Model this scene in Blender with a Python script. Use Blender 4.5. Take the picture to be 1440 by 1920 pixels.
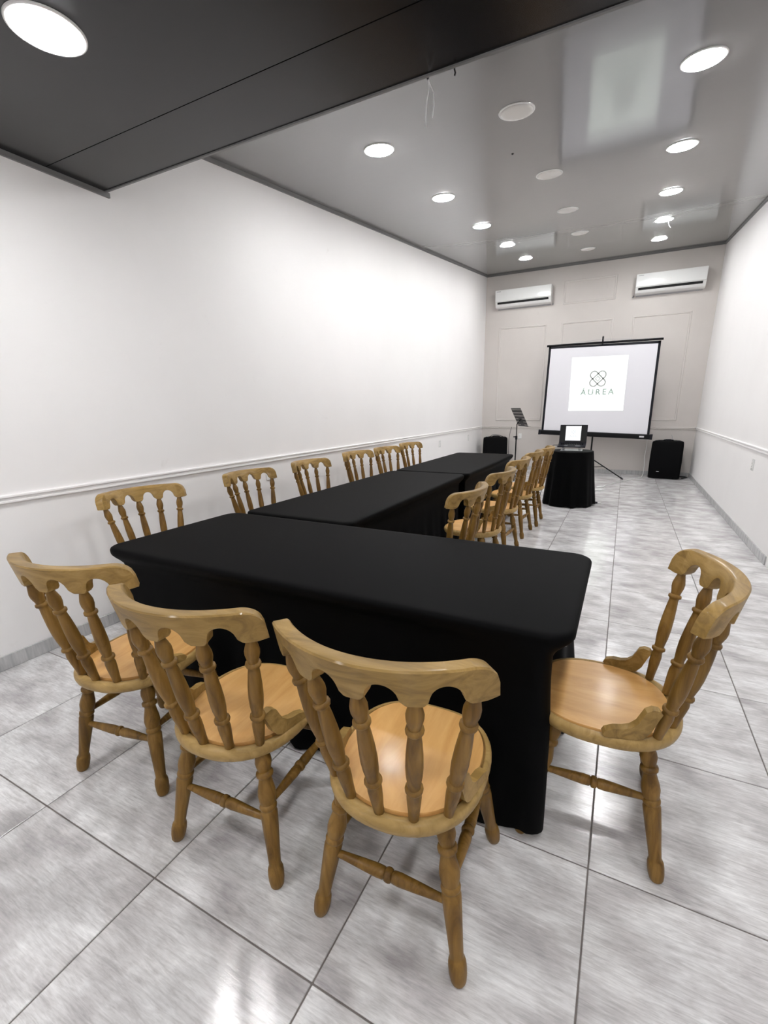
import bpy, math, random
from mathutils import Vector, Matrix
R = math.radians
PI = math.pi
scene = bpy.context.scene
for o in list(bpy.data.objects):
    bpy.data.objects.remove(o)
COL = scene.collection

# ------------------------------------------------------------------ camera
YAW, PITCH, ROLL = -0.4553, -0.2744, -0.0134
F_PX, U0, V0 = 823.2, 759.4, 997.1
cam_data = bpy.data.cameras.new('camera')
cam = bpy.data.objects.new('camera', cam_data)
COL.objects.link(cam)
scene.camera = cam
fwd = Vector((math.sin(YAW) * math.cos(PITCH), math.cos(YAW) * math.cos(PITCH), math.sin(PITCH)))
right = Vector((math.cos(YAW), -math.sin(YAW), 0))
up = right.cross(fwd)
r2 = right * math.cos(ROLL) + up * math.sin(ROLL)
u2 = -right * math.sin(ROLL) + up * math.cos(ROLL)
m = Matrix((r2, u2, -fwd)).transposed().to_4x4()
m.translation = Vector((1.754, -0.568, 1.384))
cam.matrix_world = m
cam_data.sensor_fit = 'VERTICAL'
cam_data.sensor_height = 36.0
cam_data.lens = F_PX / 1920 * 36
cam_data.shift_x = (720 - U0) / 1920
cam_data.shift_y = (V0 - 960) / 1920
cam_data.clip_start = 0.02

# ------------------------------------------------------------------ world, light levels, exposure
world = bpy.data.worlds.new('world')
scene.world = world
world.use_nodes = True
world.node_tree.nodes['Background'].inputs[0].default_value = (0.8, 0.85, 0.9, 1)
world.node_tree.nodes['Background'].inputs[1].default_value = 0.02
LAMP = 122.0            # radiance of a lit downlight panel
LAMP_LOW = 104.0
scene.view_settings.view_transform = 'Standard'
scene.view_settings.look = 'None'
scene.view_settings.gamma = 1.0
scene.view_settings.use_curve_mapping = False
scene.view_settings.exposure = 0.50
scene.cycles.use_denoising = True
scene.cycles.use_light_tree = False
scene.cycles.use_adaptive_sampling = True
scene.cycles.adaptive_threshold = 0.02
scene.cycles.max_bounces = 7
scene.cycles.diffuse_bounces = 4
scene.cycles.glossy_bounces = 3
scene.cycles.sample_clamp_indirect = 8.0

# ------------------------------------------------------------------ room numbers (metres, from the tile grid)
T = 0.6
XL, XR, YB, YF = -1.227, 3.01, 9.677, -3.0
SLOPE = 0.1207
ZB = 4.079
def zc(y): return ZB + SLOPE * (y - YB)
ZLOW, YEDGE, YJOINT = 2.665, 1.449, 1.127
TABLE_Z = 0.745

# ------------------------------------------------------------------ materials
def mat(name, color=(0.8, 0.8, 0.8), rough=0.5, metal=0.0, spec=0.5, coat=0.0, coat_rough=0.1, sheen=0.0, emit=None, strength=0.0):
    mt = bpy.data.materials.new(name)
    mt.use_nodes = True
    b = mt.node_tree.nodes['Principled BSDF']
    b.inputs['Base Color'].default_value = (*color, 1)
    b.inputs['Roughness'].default_value = rough
    b.inputs['Metallic'].default_value = metal
    b.inputs['Specular IOR Level'].default_value = spec
    b.inputs['Coat Weight'].default_value = coat
    b.inputs['Coat Roughness'].default_value = coat_rough
    b.inputs['Sheen Weight'].default_value = sheen
    if emit:
        b.inputs['Emission Color'].default_value = (*emit, 1)
        b.inputs['Emission Strength'].default_value = strength
    return mt

def nodes_of(mt):
    nt = mt.node_tree
    return nt, nt.nodes, nt.links, nt.nodes['Principled BSDF']

def coords(mt, scale=(1, 1, 1), randomize=True, rot=(0, 0, 0)):
    nt, N, L, b = nodes_of(mt)
    tc = N.new('ShaderNodeTexCoord')
    mp = N.new('ShaderNodeMapping')
    mp.inputs['Scale'].default_value = scale
    mp.inputs['Rotation'].default_value = rot
    if randomize:
        oi = N.new('ShaderNodeObjectInfo')
        mu = N.new('ShaderNodeMath'); mu.operation = 'MULTIPLY'; mu.inputs[1].default_value = 37.0
        L.new(oi.outputs['Random'], mu.inputs[0])
        cb = N.new('ShaderNodeCombineXYZ')
        for k in range(3):
            L.new(mu.outputs[0], cb.inputs[k])
        ad = N.new('ShaderNodeVectorMath'); ad.operation = 'ADD'
        L.new(tc.outputs['Object'], ad.inputs[0]); L.new(cb.outputs[0], ad.inputs[1])
        L.new(ad.outputs[0], mp.inputs[0])
    else:
        L.new(tc.outputs['Object'], mp.inputs[0])
    return mp

def noise(mt, mp, scale, detail=4, rough=0.55, distort=0.0):
    nt, N, L, b = nodes_of(mt)
    n = N.new('ShaderNodeTexNoise')
    n.inputs['Scale'].default_value = scale
    n.inputs['Detail'].default_value = detail
    n.inputs['Roughness'].default_value = rough
    n.inputs['Distortion'].default_value = distort
    L.new(mp.outputs[0], n.inputs['Vector'])
    return n

def ramp(mt, src, stops):
    nt, N, L, b = nodes_of(mt)
    r = N.new('ShaderNodeValToRGB')
    while len(r.color_ramp.elements) < len(stops):
        r.color_ramp.elements.new(0.5)
    for e, (p, c) in zip(r.color_ramp.elements, stops):
        e.position = p
        e.color = (*c, 1) if len(c) == 3 else c
    L.new(src, r.inputs[0])
    return r

def mixc(mt, fac, a, c, mode='MIX'):
    nt, N, L, b = nodes_of(mt)
    x = N.new('ShaderNodeMix'); x.data_type = 'RGBA'; x.blend_type = mode
    for sock, v in ((x.inputs[0], fac), (x.inputs[6], a), (x.inputs[7], c)):
        if isinstance(v, (int, float)): sock.default_value = v
        elif isinstance(v, tuple): sock.default_value = (*v, 1)
        else: L.new(v, sock)
    return x.outputs[2]

def bump(mt, src, strength, dist):
    nt, N, L, b = nodes_of(mt)
    bp = N.new('ShaderNodeBump')
    bp.inputs['Strength'].default_value = strength
    bp.inputs['Distance'].default_value = dist
    L.new(src, bp.inputs['Height'])
    L.new(bp.outputs[0], b.inputs['Normal'])

def wall_paint(name, c1, c2):
    mt = mat(name, c1, 0.55, spec=0.35)
    nt, N, L, b = nodes_of(mt)
    mp = coords(mt, (1, 1, 1), False)
    n1 = noise(mt, mp, 0.9, 5, 0.6)
    r = ramp(mt, n1.outputs[0], [(0.35, c2), (0.62, c1)])
    n3 = noise(mt, mp, 5.0, 6, 0.65, 0.8)
    sm = ramp(mt, n3.outputs[0], [(0.66, (1, 1, 1)), (0.8, (0.9, 0.89, 0.88))])
    L.new(mixc(mt, 1.0, r.outputs[0], sm.outputs[0], 'MULTIPLY'), b.inputs['Base Color'])
    n2 = noise(mt, mp, 90, 3)
    bump(mt, n2.outputs[0], 0.05, 0.002)
    return mt

M = {}
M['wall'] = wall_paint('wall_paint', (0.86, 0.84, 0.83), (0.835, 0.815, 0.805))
M['wall_back'] = wall_paint('back_wall_shaded_paint', (0.60, 0.562, 0.530), (0.57, 0.532, 0.502))  # beige darkened to stand in for the grazing light on this wall
M['trim'] = mat('trim_paint', (0.86, 0.84, 0.83), 0.45)
M['trim_back'] = mat('back_trim_shaded_paint', (0.62, 0.582, 0.550), 0.45)  # darker copy of the trim colour, with the dimmer light put in

def tile_material():
    mt = mat('floor_tile_glaze', (0.6, 0.59, 0.58), 0.16, spec=0.7)
    nt, N, L, b = nodes_of(mt)
    mp = coords(mt, (1.0, 9.0, 1.0), True)
    cl = coords(mt, (1.0, 1.6, 1.0), True)
    cloud = noise(mt, cl, 4.6, 4, 0.55, 0.3)
    streak = noise(mt, mp, 10.0, 7, 0.68, 0.7)
    fine = noise(mt, mp, 30.0, 3, 0.6, 0.2)
    r1 = ramp(mt, cloud.outputs[0], [(0.28, (0.41, 0.388, 0.390)), (0.47, (0.59, 0.575, 0.572)), (0.66, (0.78, 0.775, 0.772))])
    r2_ = ramp(mt, streak.outputs[0], [(0.32, (0.76, 0.75, 0.75)), (0.52, (0.97, 0.97, 0.97)), (0.68, (1.11, 1.11, 1.11))])
    c = mixc(mt, 1.0, r1.outputs[0], r2_.outputs[0], 'MULTIPLY')
    r3 = ramp(mt, fine.outputs[0], [(0.36, (0.86, 0.85, 0.85)), (0.56, (1.03, 1.03, 1.03))])
    c = mixc(mt, 0.7, c, r3.outputs[0], 'MULTIPLY')
    L.new(c, b.inputs['Base Color'])
    rr = ramp(mt, streak.outputs[0], [(0.3, (0.18, 0.18, 0.18)), (0.7, (0.08, 0.08, 0.08))])
    L.new(rr.outputs[0], b.inputs['Roughness'])
    bump(mt, streak.outputs[0], 0.075, 0.004)
    return mt
M['tile'] = tile_material()
M['grout'] = mat('grout', (0.16, 0.14, 0.13), 0.8)

def base_tile_material():
    mt = mat('baseboard_tile_glaze', (0.42, 0.41, 0.40), 0.25)
    nt, N, L, b = nodes_of(mt)
    mp = coords(mt, (9.0, 9.0, 1.0), True)
    n = noise(mt, mp, 4.0, 5, 0.6, 0.3)
    r = ramp(mt, n.outputs[0], [(0.3, (0.33, 0.33, 0.335)), (0.7, (0.56, 0.555, 0.55))])
    L.new(r.outputs[0], b.inputs['Base Color'])
    return mt
M['base_tile'] = base_tile_material()

def ceiling_material(name, c, rough, spec, bumpy):
    mt = mat(name, c, rough, spec=spec)
    nt, N, L, b = nodes_of(mt)
    mp = coords(mt, (0.35, 7.0, 1.0), False)
    n = noise(mt, mp, 1.6, 3, 0.5)
    bump(mt, n.outputs[0], bumpy, 0.01)
    return mt
M['ceil'] = ceiling_material('glossy_grey_ceiling', (0.215, 0.213, 0.211), 0.10, 0.95, 0.05)
M['ceil_low'] = ceiling_material('satin_grey_ceiling', (0.006, 0.0056, 0.0064), 0.24, 0.42, 0.02)
M['ceil_trim'] = mat('grey_ceiling_trim', (0.16, 0.158, 0.157), 0.4)

def wood(name, dark, mid, light, rough=0.45, coat=0.10, scale=(1, 1, 1), grain=26):
    mt = mat(name, mid, rough, coat=coat, coat_rough=0.12, spec=0.22)
    nt, N, L, b = nodes_of(mt)
    mp = coords(mt, scale, True)
    n = noise(mt, mp, grain, 5, 0.6, 1.2)
    big = noise(mt, mp, 3.0, 3, 0.5, 0.6)
    r = ramp(mt, n.outputs[0], [(0.30, dark), (0.5, mid), (0.72, light)])
    rb = ramp(mt, big.outputs[0], [(0.3, (0.80, 0.79, 0.76)), (0.65, (1.08, 1.06, 1.04))])
    L.new(mixc(mt, 1.0, r.outputs[0], rb.outputs[0], 'MULTIPLY'), b.inputs['Base Color'])
    bump(mt, n.outputs[0], 0.06, 0.002)
    return mt
M['wood'] = wood('turned_wood', (0.090, 0.045, 0.009), (0.172, 0.092, 0.019), (0.255, 0.146, 0.038), scale=(1, 1, 0.12))
M['crest'] = wood('crest_wood', (0.175, 0.104, 0.027), (0.275, 0.170, 0.049), (0.365, 0.235, 0.080), scale=(0.2, 1, 1), coat=0.16)
M['seat_rim'] = wood('seat_rim_wood', (0.25, 0.158, 0.052), (0.345, 0.225, 0.080), (0.43, 0.285, 0.112), scale=(0.4, 1, 1))
M['seat'] = wood('seat_plywood', (0.52, 0.275, 0.088), (0.60, 0.335, 0.118), (0.66, 0.39, 0.15), rough=0.33, scale=(1, 0.18, 1), grain=18)

def cloth_material():
    mt = mat('black_stretch_cloth', (0.0012, 0.0012, 0.0014), 0.62, spec=0.05, sheen=0.0)
    nt, N, L, b = nodes_of(mt)
    b.inputs['Sheen Roughness'].default_value = 0.5
    mp = coords(mt, (1, 1, 1), False)
    n = noise(mt, mp, 420, 2)
    bump(mt, n.outputs[0], 0.15, 0.001)
    return mt
M['cloth'] = cloth_material()
M['cover'] = mat('black_speaker_cover', (0.0025, 0.0025, 0.003), 0.7, spec=0.08)
M['black_metal'] = mat('black_painted_metal', (0.006, 0.006, 0.007), 0.4, spec=0.14)
M['black_plastic'] = mat('black_plastic', (0.006, 0.006, 0.010), 0.35, spec=0.2)
M['hole'] = mat('dark_opening', (0.004, 0.004, 0.004), 0.8)
M['white_plastic'] = mat('white_plastic', (0.78, 0.78, 0.765), 0.22, coat=0.3, coat_rough=0.05)
M['off_white'] = mat('off_white_plastic', (0.74, 0.73, 0.71), 0.35)
M['diffuser_off'] = mat('unlit_diffuser', (0.72, 0.70, 0.67), 0.4)
M['diffuser_on'] = mat('lit_diffuser', (0.9, 0.9, 0.9), 0.4, emit=(0.985, 0.99, 1.0), strength=LAMP)
M['diffuser_low'] = mat('lit_diffuser_lower', (0.9, 0.9, 0.9), 0.4, emit=(0.985, 0.99, 1.0), strength=LAMP_LOW)
M['grey_metal'] = mat('grey_metal', (0.36, 0.36, 0.37), 0.35, metal=0.8)
M['screen'] = mat('projection_fabric', (0.70, 0.69, 0.72), 0.7, emit=(0.80, 0.82, 1.0), strength=0.02)  # faint bluish glow stands in for projector light on the fabric
M['slide'] = mat('projected_slide', (0.80, 0.81, 0.80), 0.7, emit=(0.86, 1.0, 0.89), strength=0.55)
M['slide_line'] = mat('projected_line', (0.34, 0.35, 0.34), 0.7, emit=(0.70, 0.73, 0.70), strength=0.02)
M['slide_text'] = mat('projected_text', (0.32, 0.40, 0.36), 0.7, emit=(0.70, 0.80, 0.75), strength=0.02)
M['laptop_slide'] = mat('laptop_slide', (0.2, 0.2, 0.2), 0.3, emit=(0.94, 0.97, 1.0), strength=0.75)
M['laptop_line'] = mat('laptop_line', (0.2, 0.2, 0.2), 0.3, emit=(0.70, 0.78, 0.86), strength=0.38)
M['white_cable'] = mat('white_cable', (0.75, 0.75, 0.74), 0.4)
M['badge'] = mat('silver_badge', (0.62, 0.62, 0.64), 0.3, metal=0.4)
M['mark'] = mat('grey_print', (0.35, 0.35, 0.36), 0.5)

# ------------------------------------------------------------------ mesh helpers
class MB:
    def __init__(self):
        self.v = []; self.f = []
    def add(self, vs, fs):
        k = len(self.v)
        self.v += [tuple(p) for p in vs]
        self.f += [tuple(i + k for i in q) for q in fs]
        return self
    def box(self, x0, x1, y0, y1, z0, z1, mtx=None):
        vs = [(x, y, z) for z in (z0, z1) for y in (y0, y1) for x in (x0, x1)]
        if mtx: vs = [mtx @ Vector(p) for p in vs]
        return self.add(vs, [(0, 2, 3, 1), (4, 5, 7, 6), (0, 1, 5, 4), (2, 6, 7, 3), (0, 4, 6, 2), (1, 3, 7, 5)])
    def rbox(self, x0, x1, y0, y1, z0, z1, b=0.005, mtx=None):
        # box with chamfered edges
        cx = ((x0, x1)); 
        vs = []; idx = {}
        for i, X in enumerate((x0, x1)):
            for j, Y in enumerate((y0, y1)):
                for k, Z in enumerate((z0, z1)):
                    sx, sy, sz = (1 - 2 * i), (1 - 2 * j), (1 - 2 * k)
                    idx[i, j, k, 0] = len(vs); vs.append((X, Y + sy * b, Z + sz * b))
                    idx[i, j, k, 1] = len(vs); vs.append((X + sx * b, Y, Z + sz * b))
                    idx[i, j, k, 2] = len(vs); vs.append((X + sx * b, Y + sy * b, Z))
        g = lambda *a: idx[a]
        fs = []
        for i in (0, 1):
            q = [g(i, 0, 0, 0), g(i, 1, 0, 0), g(i, 1, 1, 0), g(i, 0, 1, 0)]
            fs.append(q if i else q[::-1])
            q = [g(0, i, 0, 1), g(0, i, 1, 1), g(1, i, 1, 1), g(1, i, 0, 1)]
            fs.append(q if i else q[::-1])
            q = [g(0, 0, i, 2), g(1, 0, i, 2), g(1, 1, i, 2), g(0, 1, i, 2)]
            fs.append(q if i else q[::-1])
        for a in (0, 1):
            for c in (0, 1):
                fs.append([g(a, c, 0, 0), g(a, c, 1, 0), g(a, c, 1, 1), g(a, c, 0, 1)])
                fs.append([g(a, 0, c, 0), g(a, 1, c, 0), g(a, 1, c, 2), g(a, 0, c, 2)])
                fs.append([g(0, a, c, 1), g(1, a, c, 1), g(1, a, c, 2), g(0, a, c, 2)])
                for k in (0, 1):
                    fs.append([g(a, c, k, 0), g(a, c, k, 1), g(a, c, k, 2)])
        if mtx: vs = [mtx @ Vector(p) for p in vs]
        return self.add(vs, fs)
    def lathe(self, prof, p0, p1, seg=14):
        p0, p1 = Vector(p0), Vector(p1)
        ax = (p1 - p0); n = ax.normalized()
        a = n.orthogonal().normalized(); c = n.cross(a)
        vs = []; fs = []
        for t, r in prof:
            o = p0 + ax * t
            for k in range(seg):
                w = 2 * PI * k / seg
                vs.append(o + (a * math.cos(w) + c * math.sin(w)) * r)
        for i in range(len(prof) - 1):
            for k in range(seg):
                k2 = (k + 1) % seg
                fs.append((i * seg + k, i * seg + k2, (i + 1) * seg + k2, (i + 1) * seg + k))
        fs.append(tuple(range(seg))[::-1])
        e = (len(prof) - 1) * seg
        fs.append(tuple(range(e, e + seg)))
        return self.add(vs, fs)
    def tube(self, pts, r, seg=8, closed=False):
        pts = [Vector(p) for p in pts]
        n = len(pts); vs = []; fs = []
        prev = None
        for i, p in enumerate(pts):
            if closed: t = (pts[(i + 1) % n] - pts[i - 1]).normalized()
            else: t = (pts[min(i + 1, n - 1)] - pts[max(i - 1, 0)]).normalized()
            a = t.orthogonal().normalized() if prev is None else (prev - t * prev.dot(t)).normalized()
            prev = a; c = t.cross(a)
            rr = r[i] if isinstance(r, (list, tuple)) else r
            for k in range(seg):
                w = 2 * PI * k / seg
                vs.append(p + (a * math.cos(w) + c * math.sin(w)) * rr)
        m_ = n if closed else n - 1
        for i in range(m_):
            j = (i + 1) % n
            for k in range(seg):
                k2 = (k + 1) % seg
                fs.append((i * seg + k, i * seg + k2, j * seg + k2, j * seg + k))
        if not closed:
            fs.append(tuple(range(seg))[::-1]); fs.append(tuple(range((n - 1) * seg, n * seg)))
        return self.add(vs, fs)
    def prism(self, poly, fn0, fn1):
        # poly of 2-D points mapped by two functions to two parallel faces
        n = len(poly)
        vs = [fn0(*p) for p in poly] + [fn1(*p) for p in poly]
        fs = [tuple(range(n))[::-1], tuple(range(n, 2 * n))]
        fs += [(i, (i + 1) % n, n + (i + 1) % n, n + i) for i in range(n)]
        return self.add(vs, fs)
    def mesh(self, name, material, smooth=None):
        me = bpy.data.meshes.new(name)
        me.from_pydata([tuple(p) for p in self.v], [], self.f)
        me.validate()
        import bmesh
        bm = bmesh.new(); bm.from_mesh(me)
        bmesh.ops.recalc_face_normals(bm, faces=bm.faces)
        bm.to_mesh(me); bm.free()
        me.materials.append(material)
        if smooth:
            for p in me.polygons: p.use_smooth = True
            me.set_sharp_from_angle(angle=R(smooth))
        return me
    def build(self, name, material, parent=None, smooth=None, loc=None):
        return link(name, self.mesh(name, material, smooth), parent, loc)

def link(name, me, parent=None, loc=None, rot=None):
    o = bpy.data.objects.new(name, me)
    COL.objects.link(o)
    if parent: o.parent = parent
    if loc: o.location = loc
    if rot: o.rotation_euler = rot
    return o

def tag(o, label, cat=None, group=None, kind=None):
    o['label'] = label
    if cat: o['category'] = cat
    if group: o['group'] = group
    if kind: o['kind'] = kind
    return o

def thing(name, loc, rz, label, cat, group=None):
    o = link(name, None, None, loc, (0, 0, rz))
    return tag(o, label, cat, group)

def copy_tree(o, parent=None):
    c = o.copy(); COL.objects.link(c); c.parent = parent
    for ch in o.children:
        copy_tree(ch, c)
    return c

def arc_pts(cx, cy, r, a0, a1, n):
    return [(cx + r * math.cos(R(a0 + (a1 - a0) * k / n)), cy + r * math.sin(R(a0 + (a1 - a0) * k / n))) for k in range(n + 1)]

def rounded_rect(x0, x1, y0, y1, r, n=6):
    p = []
    p += arc_pts(x1 - r, y0 + r, r, -90, 0, n)
    p += arc_pts(x1 - r, y1 - r, r, 0, 90, n)
    p += arc_pts(x0 + r, y1 - r, r, 90, 180, n)
    p += arc_pts(x0 + r, y0 + r, r, 180, 270, n)
    return p

# ================================================================== THE ROOM
W = 0.15
struct = lambda o, label, cat: tag(o, label, cat, kind='structure')
fl = MB().box(XL - W, XR + W, YF - W, YB + W, -0.12, -0.0035).build('floor', M['grout'])
struct(fl, 'floor of large glossy grey streaked tiles with dark joints', 'floor')
# one tile mesh per size, shared
tile_cache = {}
def tile_mesh(w, d):
    key = (round(w, 3), round(d, 3))
    if key not in tile_cache:
        tile_cache[key] = MB().rbox(-w / 2, w / 2, -d / 2, d / 2, -0.010, 0.0, 0.0016).mesh('floor_tile', M['tile'])
    return tile_cache[key]
GAP = 0.0046
rows = [T * k for k in range(-5, 17)]
for j, y0 in enumerate(rows):
    y1 = min(y0 + T, YB)
    for i in range(-2, 5):
        x0, x1 = T * i, T * (i + 1)
        if i == -2: x0 = XL
        if i == 4: x1 = XR
        if y1 - y0 < 0.02: continue
        link('floor_tile', tile_mesh(x1 - x0 - GAP, y1 - y0 - GAP), fl, ((x0 + x1) / 2, (y0 + y1) / 2, 0))

H_TOP = 4.6
wl = MB().box(XL - W, XL, YF - W, YB + W, -0.12, H_TOP).build('wall_left', M['wall'])
struct(wl, 'long plain off-white wall behind the row of chairs', 'wall')
wr = MB().box(XR, XR + W, YF - W, YB + W, -0.12, H_TOP).build('wall_right', M['wall'])
struct(wr, 'plain off-white wall along the open aisle', 'wall')
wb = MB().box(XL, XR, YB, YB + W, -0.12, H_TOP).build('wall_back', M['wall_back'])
struct(wb, 'far end wall in beige darkened for dim light, with framed panels behind the screen', 'wall')
wf = MB().box(XL, XR, YF - W, YF, -0.12, H_TOP).build('wall_front', M['wall'])
struct(wf, 'off-white end wall opposite the screen', 'wall')

# sloped glossy ceiling
def slope_slab(y0, y1, dz0, dz1, x0=XL, x1=XR):
    vs = []
    for dz in (dz0, dz1):
        for y in (y0, y1):
            for x in (x0, x1):
                vs.append((x, y, zc(y) + dz))
    return vs, [(0, 1, 3, 2), (4, 6, 7, 5), (0, 4, 5, 1), (2, 3, 7, 6), (0, 2, 6, 4), (1, 5, 7, 3)]
ce = MB().add(*slope_slab(YEDGE - 0.05, YB, 0, 0.12)).build('ceiling', M['ceil'])
struct(ce, 'sloping glossy grey ceiling rising towards the screen wall', 'ceiling')
# lowered ceiling over the near end, two panels with a joint, and the face that steps up to the slope
lc = MB().box(XL, XR, YF, YJOINT - 0.002, ZLOW, ZLOW + 0.03).build('ceiling_lowered', M['ceil_low'])
struct(lc, 'lowered dark grey ceiling nearest the camera', 'ceiling')
MB().box(XL, XR, YJOINT - 0.01, YJOINT + 0.01, ZLOW + 0.004, ZLOW + 0.03).build('joint_backing', M['hole'], lc)
MB().box(XL, XR, YJOINT + 0.0025, YEDGE - 0.012, ZLOW, ZLOW + 0.03).build('edge_panel', M['ceil_low'], lc)
MB().box(XL, XR, YEDGE - 0.012, YEDGE, ZLOW - 0.006, ZLOW + 0.03).build('edge_strip', M['ceil_trim'], lc)
MB().box(XL, XR, YEDGE - 0.03, YEDGE - 0.004, ZLOW + 0.03, zc(YEDGE) - 0.0005).build('step_face', M['ceil'], lc)
# trims between walls and ceilings
tn = [0]
def trim(mb, material, label, smooth=None):
    tn[0] += 1
    return struct(mb.build('trim_%d' % tn[0], material, None, smooth), label, 'trim')
trim(MB().box(XL, XL + 0.016, YF, YEDGE + 0.02, ZLOW - 0.026, ZLOW - 0.0005), M['ceil_trim'], 'grey strip where the lowered ceiling meets the left wall')
trim(MB().box(XR - 0.016, XR, YF, YEDGE + 0.02, ZLOW - 0.026, ZLOW - 0.0005), M['ceil_trim'], 'grey strip where the lowered ceiling meets the right wall')
trim(MB().add(*slope_slab(YEDGE, YB, -0.028, -0.0005, XL, XL + 0.018)), M['ceil_trim'], 'grey strip where the sloping ceiling meets the left wall')
trim(MB().add(*slope_slab(YEDGE, YB, -0.028, -0.0005, XR - 0.018, XR)), M['ceil_trim'], 'grey strip where the sloping ceiling meets the right wall')
trim(MB().add(*slope_slab(YB - 0.018, YB, -0.03, -0.0005, XL + 0.018, XR - 0.018)), M['ceil_trim'], 'grey strip where the sloping ceiling meets the screen wall')

# chair rail: two-bead moulding, profile (out, z)
RAIL = [(0, 0.912), (0.010, 0.912), (0.016, 0.917), (0.016, 0.926), (0.009, 0.930), (0.007, 0.938), (0.012, 0.942), (0.021, 0.946), (0.021, 0.955), (0.014, 0.960), (0, 0.960)]
mb = MB().prism(RAIL, lambda o, z: (XL + o, YF, z), lambda o, z: (XL + o, YB, z))
trim(mb, M['trim'], 'white moulded rail running along the left wall')
mb = MB().prism(RAIL, lambda o, z: (XR - o, 4.12, z), lambda o, z: (XR - o, YB, z))
trim(mb, M['trim'], 'white moulded rail running along the right wall')
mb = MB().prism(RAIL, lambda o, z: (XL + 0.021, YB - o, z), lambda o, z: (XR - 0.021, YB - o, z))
trim(mb, M['trim_back'], 'beige moulded rail, darkened for dim light, crossing the screen wall')

# framed panels of moulding on the back wall (each one mitred frame)
def panel(x0, x1, z0, z1, label):
    prof = [(0, 0), (0.004, 0.012), (0.012, 0.016), (0.020, 0.011), (0.026, 0.014), (0.032, 0.008), (0.036, 0)]
    mb = MB(); vs = []; fs = []
    n = len(prof)
    for (sx, sz, X, Z) in ((1, 1, x0, z0), (-1, 1, x1, z0), (-1, -1, x1, z1), (1, -1, x0, z1)):
        for a, o in prof:
            vs.append((X + sx * a, YB - o, Z + sz * a))
    for c in range(4):
        d = (c + 1) % 4
        for k in range(n - 1):
            fs.append((c * n + k, d * n + k, d * n + k + 1, c * n + k + 1))
    mb.add(vs, fs)
    trim(mb, M['trim_back'], label, 50)
panel(-0.915, 0.09, 1.085, 3.03, 'tall moulded panel frame left of the screen')
panel(0.38, 1.345, 1.085, 3.03, 'moulded panel frame rising behind the screen')
panel(1.68, 2.655, 1.085, 3.03, 'tall moulded panel frame right of the screen')
panel(0.375, 1.34, 3.36, 3.79, 'small moulded panel frame between the two air conditioners')

# baseboards: rows of tile strips
def baseboard(name, label, p0, p1, inward):
    d = (Vector(p1) - Vector(p0)); length = d.length; d.normalize(); nrm = Vector(inward)
    rot = math.atan2(d.y, d.x)
    base = struct(link(name, None, None, tuple(p0)), label, 'baseboard')
    k = 0.0
    while k < length - 0.01:
        e = min(k + T, length)
        key = ('b', round(e - k, 3))
        if key not in tile_cache:
            L_ = e - k - 0.003
            tile_cache[key] = MB().rbox(0, L_, -0.006, 0.006, 0.001, 0.082, 0.0015).mesh('baseboard_tile', M['base_tile'])
        q = d * (k + 0.0015) + nrm * 0.006
        link('baseboard_tile', tile_cache[key], base, (q.x, q.y, 0), (0, 0, rot))
        k = e
    return base
baseboard('baseboard_left', 'grey tile baseboard along the left wall', (XL, -2.94, 0), (XL, YB, 0), (1, 0, 0))
baseboard('baseboard_right', 'grey tile baseboard along the right wall', (XR, 4.12, 0), (XR, YB, 0), (-1, 0, 0))
baseboard('baseboard_back', 'grey tile baseboard below the screen wall', (XL + 0.014, YB, 0), (XR - 0.014, YB, 0), (0, -1, 0))

# ================================================================== CEILING LIGHTS
def ring(mb, prof, seg=40):
    vs = []; fs = []; n = len(prof)
    for k in range(seg):
        w = 2 * PI * k / seg
        for r, z in prof: vs.append((r * math.cos(w), r * math.sin(w), z))
    for k in range(seg):
        k2 = (k + 1) % seg
        for i in range(n):
            j = (i + 1) % n
            fs.append((k * n + i, k2 * n + i, k2 * n + j, k * n + j))
    return mb.add(vs, fs)
FR = ring(MB(), [(0.119, 0.0), (0.118, -0.004), (0.115, -0.006), (0.108, -0.006), (0.105, -0.005), (0.105, 0.0)]).mesh('frame', M['white_plastic'], 40)
def disc_mesh(name, material):
    return MB().lathe([(0, 0.1045), (0.35, 0.1045), (0.6, 0.101), (0.8, 0.089), (0.93, 0.063), (1, 0.02)], (0, 0, -0.001), (0, 0, -0.016), 40).mesh(name, material, 60)
D_ON, D_OFF, D_LOW = disc_mesh('diffuser', M['diffuser_on']), disc_mesh('diffuser', M['diffuser_off']), disc_mesh('diffuser', M['diffuser_low'])
TILT = math.atan(SLOPE)
def light(x, y, z, disc, label, tilt, group):
    o = thing('ceiling_light', (x, y, z - 0.0005), 0, label, 'ceiling light', group)
    o.rotation_euler = (tilt, 0, 0)
    link('frame', FR, o); link('diffuser', disc, o)
ORD = ['nearest', 'second', 'third', 'fourth', 'farthest']
def ordn(k): return ('nearest of' if k == 0 else 'farthest of' if k == 4 else ORD[k] + ' from the camera in')
for k in range(5):
    light(-0.133, 2.93 + 1.34 * k, zc(2.93 + 1.34 * k), D_ON, 'lit round downlight, %s the ceiling row beside the left wall' % ordn(k), TILT, 'lit downlights on the sloping ceiling')
    light(0.89, 2.965 + 1.338 * k, zc(2.965 + 1.338 * k), D_OFF, 'unlit round downlight, %s the middle ceiling row' % ordn(k), TILT, 'unlit downlights on the sloping ceiling')
    light(1.938, 3.0 + 1.345 * k, zc(3.0 + 1.345 * k), D_ON, 'lit round downlight, %s the ceiling row beside the right wall' % ordn(k), TILT, 'lit downlights on the sloping ceiling')
light(-0.197, 0.641, ZLOW, D_LOW, 'lit round downlight on the lowered dark ceiling, top left', 0, 'downlights on the lowered ceiling')
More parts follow.
